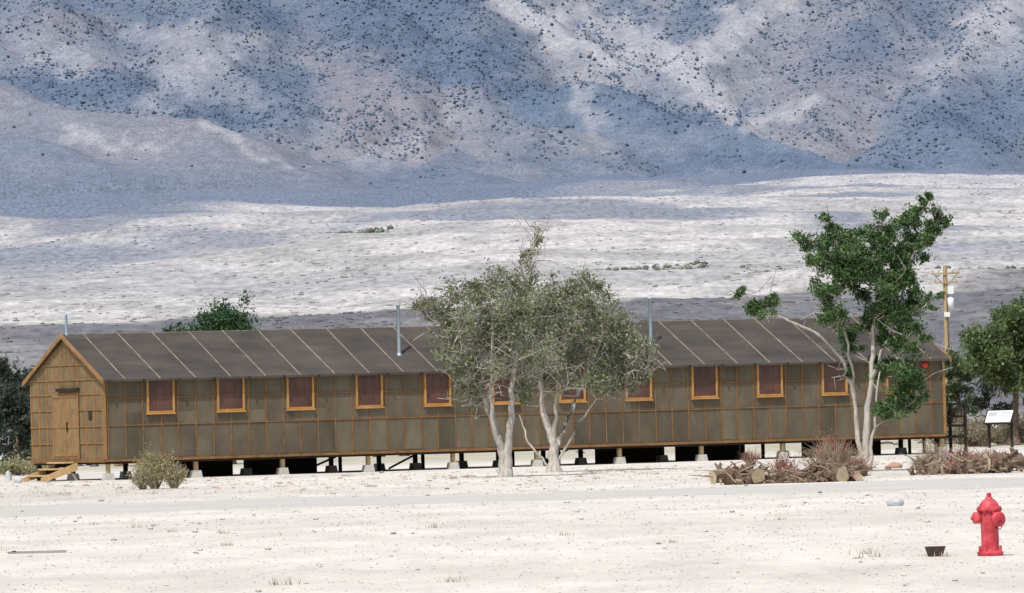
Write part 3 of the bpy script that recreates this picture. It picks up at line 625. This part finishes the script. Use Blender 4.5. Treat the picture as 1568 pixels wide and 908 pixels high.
# ---------------------------------------------------------------- hydrant
red,ntr,prr=mat_base('hydrant_paint',.5,.35)
nz=N(ntr,'ShaderNodeTexNoise'); nz.inputs['Scale'].default_value=9; nz.inputs['Detail'].default_value=8; cr=N(ntr,'ShaderNodeValToRGB'); cr.color_ramp.elements[0].color=(0.36,0.02,0.035,1); cr.color_ramp.elements[1].color=(0.60,0.085,0.10,1); cr.color_ramp.elements[0].position=.35; cr.color_ramp.elements[1].position=.65
tcn=N(ntr,'ShaderNodeTexCoord'); ntr.links.new(tcn.outputs['Object'],nz.inputs['Vector']); ntr.links.new(nz.outputs[0],cr.inputs[0]); ntr.links.new(cr.outputs[0],prr.inputs['Base Color'])
b=B()
b.lathe([(0.10,-.05),(.105,.0),(.15,.0),(.155,.01),(.155,.04),(.15,.05),(.11,.055),(.105,.08),(.105,.36),(.112,.375),(.112,.385),(.118,.40),(.118,.50),(.112,.52),(.145,.525),(.150,.535),(.150,.56),(.145,.57),(.118,.575),(.112,.60),(.095,.635),(.07,.66),(.045,.672),(.045,.69),(.03,.695)],red,n=32)
b.lathe([(.03,.69),(.03,.735),(.022,.742),(0,.742)],red,n=5,smooth=False)
for k in range(8):
    a=k*math.pi/4+.2
    for z in(.515,.045): b.lathe([(.014,-.012),(.014,.07),(0,.072)],red,(.133*math.cos(a),.133*math.sin(a),z),6,smooth=False)
def noz(ang,r,l,z):
    M=Matrix.Rotation(ang,3,'Z')@Matrix.Rotation(math.radians(90),3,'Y')
    b.lathe([(r*.85,.08),(r*.85,l-.07),(r*1.15,l-.068),(r*1.2,l-.05),(r*1.2,l-.01),(r*1.0,l),(.022,l+.002)],red,(0,0,z),20,M)
    b.lathe([(.022,l),(.022,l+.03),(0,l+.032)],red,(0,0,z),5,M,False)
noz(math.radians(190),.058,.20,.45); noz(math.radians(10),.058,.14,.45); noz(math.radians(300),.075,.20,.43)
b.tube([(.12,-.09,.43),(.14,-.12,.36),(.10,-.14,.31),(.04,-.17,.34)],[.006]*4,dark,5)
b.obj('fire_hydrant',None,(5.57,91,0),.1)
rust=noise_mat('rusted_steel',(0.05,0.04,0.035),(0.12,0.09,0.075),9,5,rough=.8)
b=B(); b.lathe([(0,.003),(.085,.003),(.09,.008),(.125,.115),(.13,.12),(.12,.118),(.085,.02),(0,.018)],rust,n=28); b.obj('rusted_bowl',None,(4.94,91.4,0))
wp=noise_mat('weathered_plank',(0.16,0.15,0.14),(0.34,0.32,0.29),6,5,stretch=(.2,1,1)); b=B(); b.box(-.42,.42,-.06,.06,.002,.035,wp); b.box(-.36,-.30,-.065,.065,.036,.045,dark); b.obj('wooden_plank',None,(-6.95,111,0),.03)
def rock(name,loc,sx,sy,sz,mat):
    import bmesh
    bm=bmesh.new(); bmesh.ops.create_icosphere(bm,subdivisions=3,radius=1)
    o=random.random()*50
    for v in bm.verts:
        p=v.co; k=1+.22*(math.sin(p.x*2.3+o)+math.sin(p.y*2.9+o*2)+math.sin(p.z*3.1+o*3))/2+random.uniform(-.03,.03); v.co=Vector((p.x*sx*k,p.y*sy*k,p.z*sz*k))
    me=bpy.data.meshes.new(name); bm.to_mesh(me); bm.free(); me.materials.append(mat); link(name,me,None,loc,random.random())
rk=noise_mat('rock_grey',(0.36,0.38,0.40),(0.54,0.56,0.57),4,5,bump=.3); rk2=noise_mat('rock_red',(0.34,0.20,0.14),(0.48,0.31,0.23),5,5,bump=.3)
rock('rock',(6.62,135,.03),.155,.13,.11,rk)
rock('rock',(10.25,208,.05),.2,.16,.12,rk2); rock('rock',(9.85,204,.03),.11,.1,.07,rk2)
for i in range(26): rock('rock',(random.uniform(-13,13),random.uniform(196,239),.0),random.uniform(.03,.10),.08,random.uniform(.02,.06),random.choice([rk,rk,rk2]))
rock('rock',(-15.5,239,.06),.13,.13,.17,rk); rock('rock',(-16.5,250,.08),.12,.12,.22,rk)
def logs(loc,spec,nst,wx_):
    b=B()
    for (x,y,z,l,r,ang,tilt) in spec:
        d=Vector((math.cos(ang)*math.cos(tilt),math.sin(ang)*math.cos(tilt),math.sin(tilt))); c0=Vector((x,y,z)); P=[];R=[]; m=12
        o=random.random()*9; nrm=Vector((-d.y,d.x,0))
        for i in range(m):
            t=i/(m-1)-.5; P.append(c0+d*l*t+nrm*math.sin(t*5+o)*.07*l+Vector((0,0,math.sin(t*4+o*2)*.05*l+random.uniform(-.015,.015)))); R.append(r*(1+.25*math.sin(t*9+o)+.45*max(0,-t-.1))*random.uniform(.85,1.12))
        b.tube(P,R,bark_dark,14,capmat=cut_wood,jit=.2,smooth=False)
        for _ in range(5):
            q=P[random.randint(1,m-2)]; e=q+Vector((random.uniform(-.3,.3),random.uniform(-.2,.2),r+random.uniform(.0,.16))); b.tube([q,q.lerp(e,.6)+Vector((random.uniform(-.04,.04),0,.02)),e],[r*.35,r*.25,r*.12],bark_dark,6,capmat=cut_wood,jit=.2)
    for _ in range(nst):
        x=random.uniform(-wx_,wx_); a=random.uniform(-.9,.9)+(math.pi if random.random()<.5 else 0); l=random.uniform(.2,.7); z=random.uniform(.02,.35)
        p=Vector((x,random.uniform(-.5,.4),z)); q=p+Vector((math.cos(a)*l,random.uniform(-.2,.2),random.uniform(-.12,.3))); q.z=max(.01,q.z)
        b.tube([p,p.lerp(q,.5)+Vector((0,0,random.uniform(-.04,.06))),q],[.018,.013,.006],random.choice([bark_dark,tan_twig,red_twig]),5,caps=False)
    for _ in range(60):
        x=random.gauss(0,wx_*.5); y=random.uniform(-.45,.45); s=random.uniform(.04,.13)
        b.box(-s,s,-s*.6,s*.6,-s*.25,s*.25,random.choice([bark_dark,bark_dark,tan_twig]),Matrix.Translation((x,y,random.uniform(.01,.12)))@Matrix.Rotation(random.uniform(0,3),4,Vector((random.random(),random.random(),1)).normalized()))
    b.obj('log_pile',None,loc)
logs((6.2,177,0),[(-1.3,0,.18,.9,.16,.35,.08),(-.7,-.25,.16,.5,.16,-1.35,.05),(-.1,.1,.13,.9,.11,.25,.05),(.6,.3,.16,.8,.13,-.35,.1),(1.15,-.25,.19,.5,.19,-1.25,.0),(1.45,.2,.18,.7,.15,.3,.15),(-1.15,.35,.32,.7,.09,.25,.25),(.75,.3,.34,.8,.09,.2,.3),(1.5,-.1,.12,.5,.12,-.9,.0)],70,1.6)
logs((10.9,187,0),[(-.85,0,.17,.5,.17,-1.2,0),(-.2,.1,.15,.8,.12,.3,.08),(.4,0,.16,.6,.14,-.5,0),(.95,.1,.26,1.0,.21,.2,.15),(.2,.3,.3,.7,.09,.2,-.2)],50,1.3)
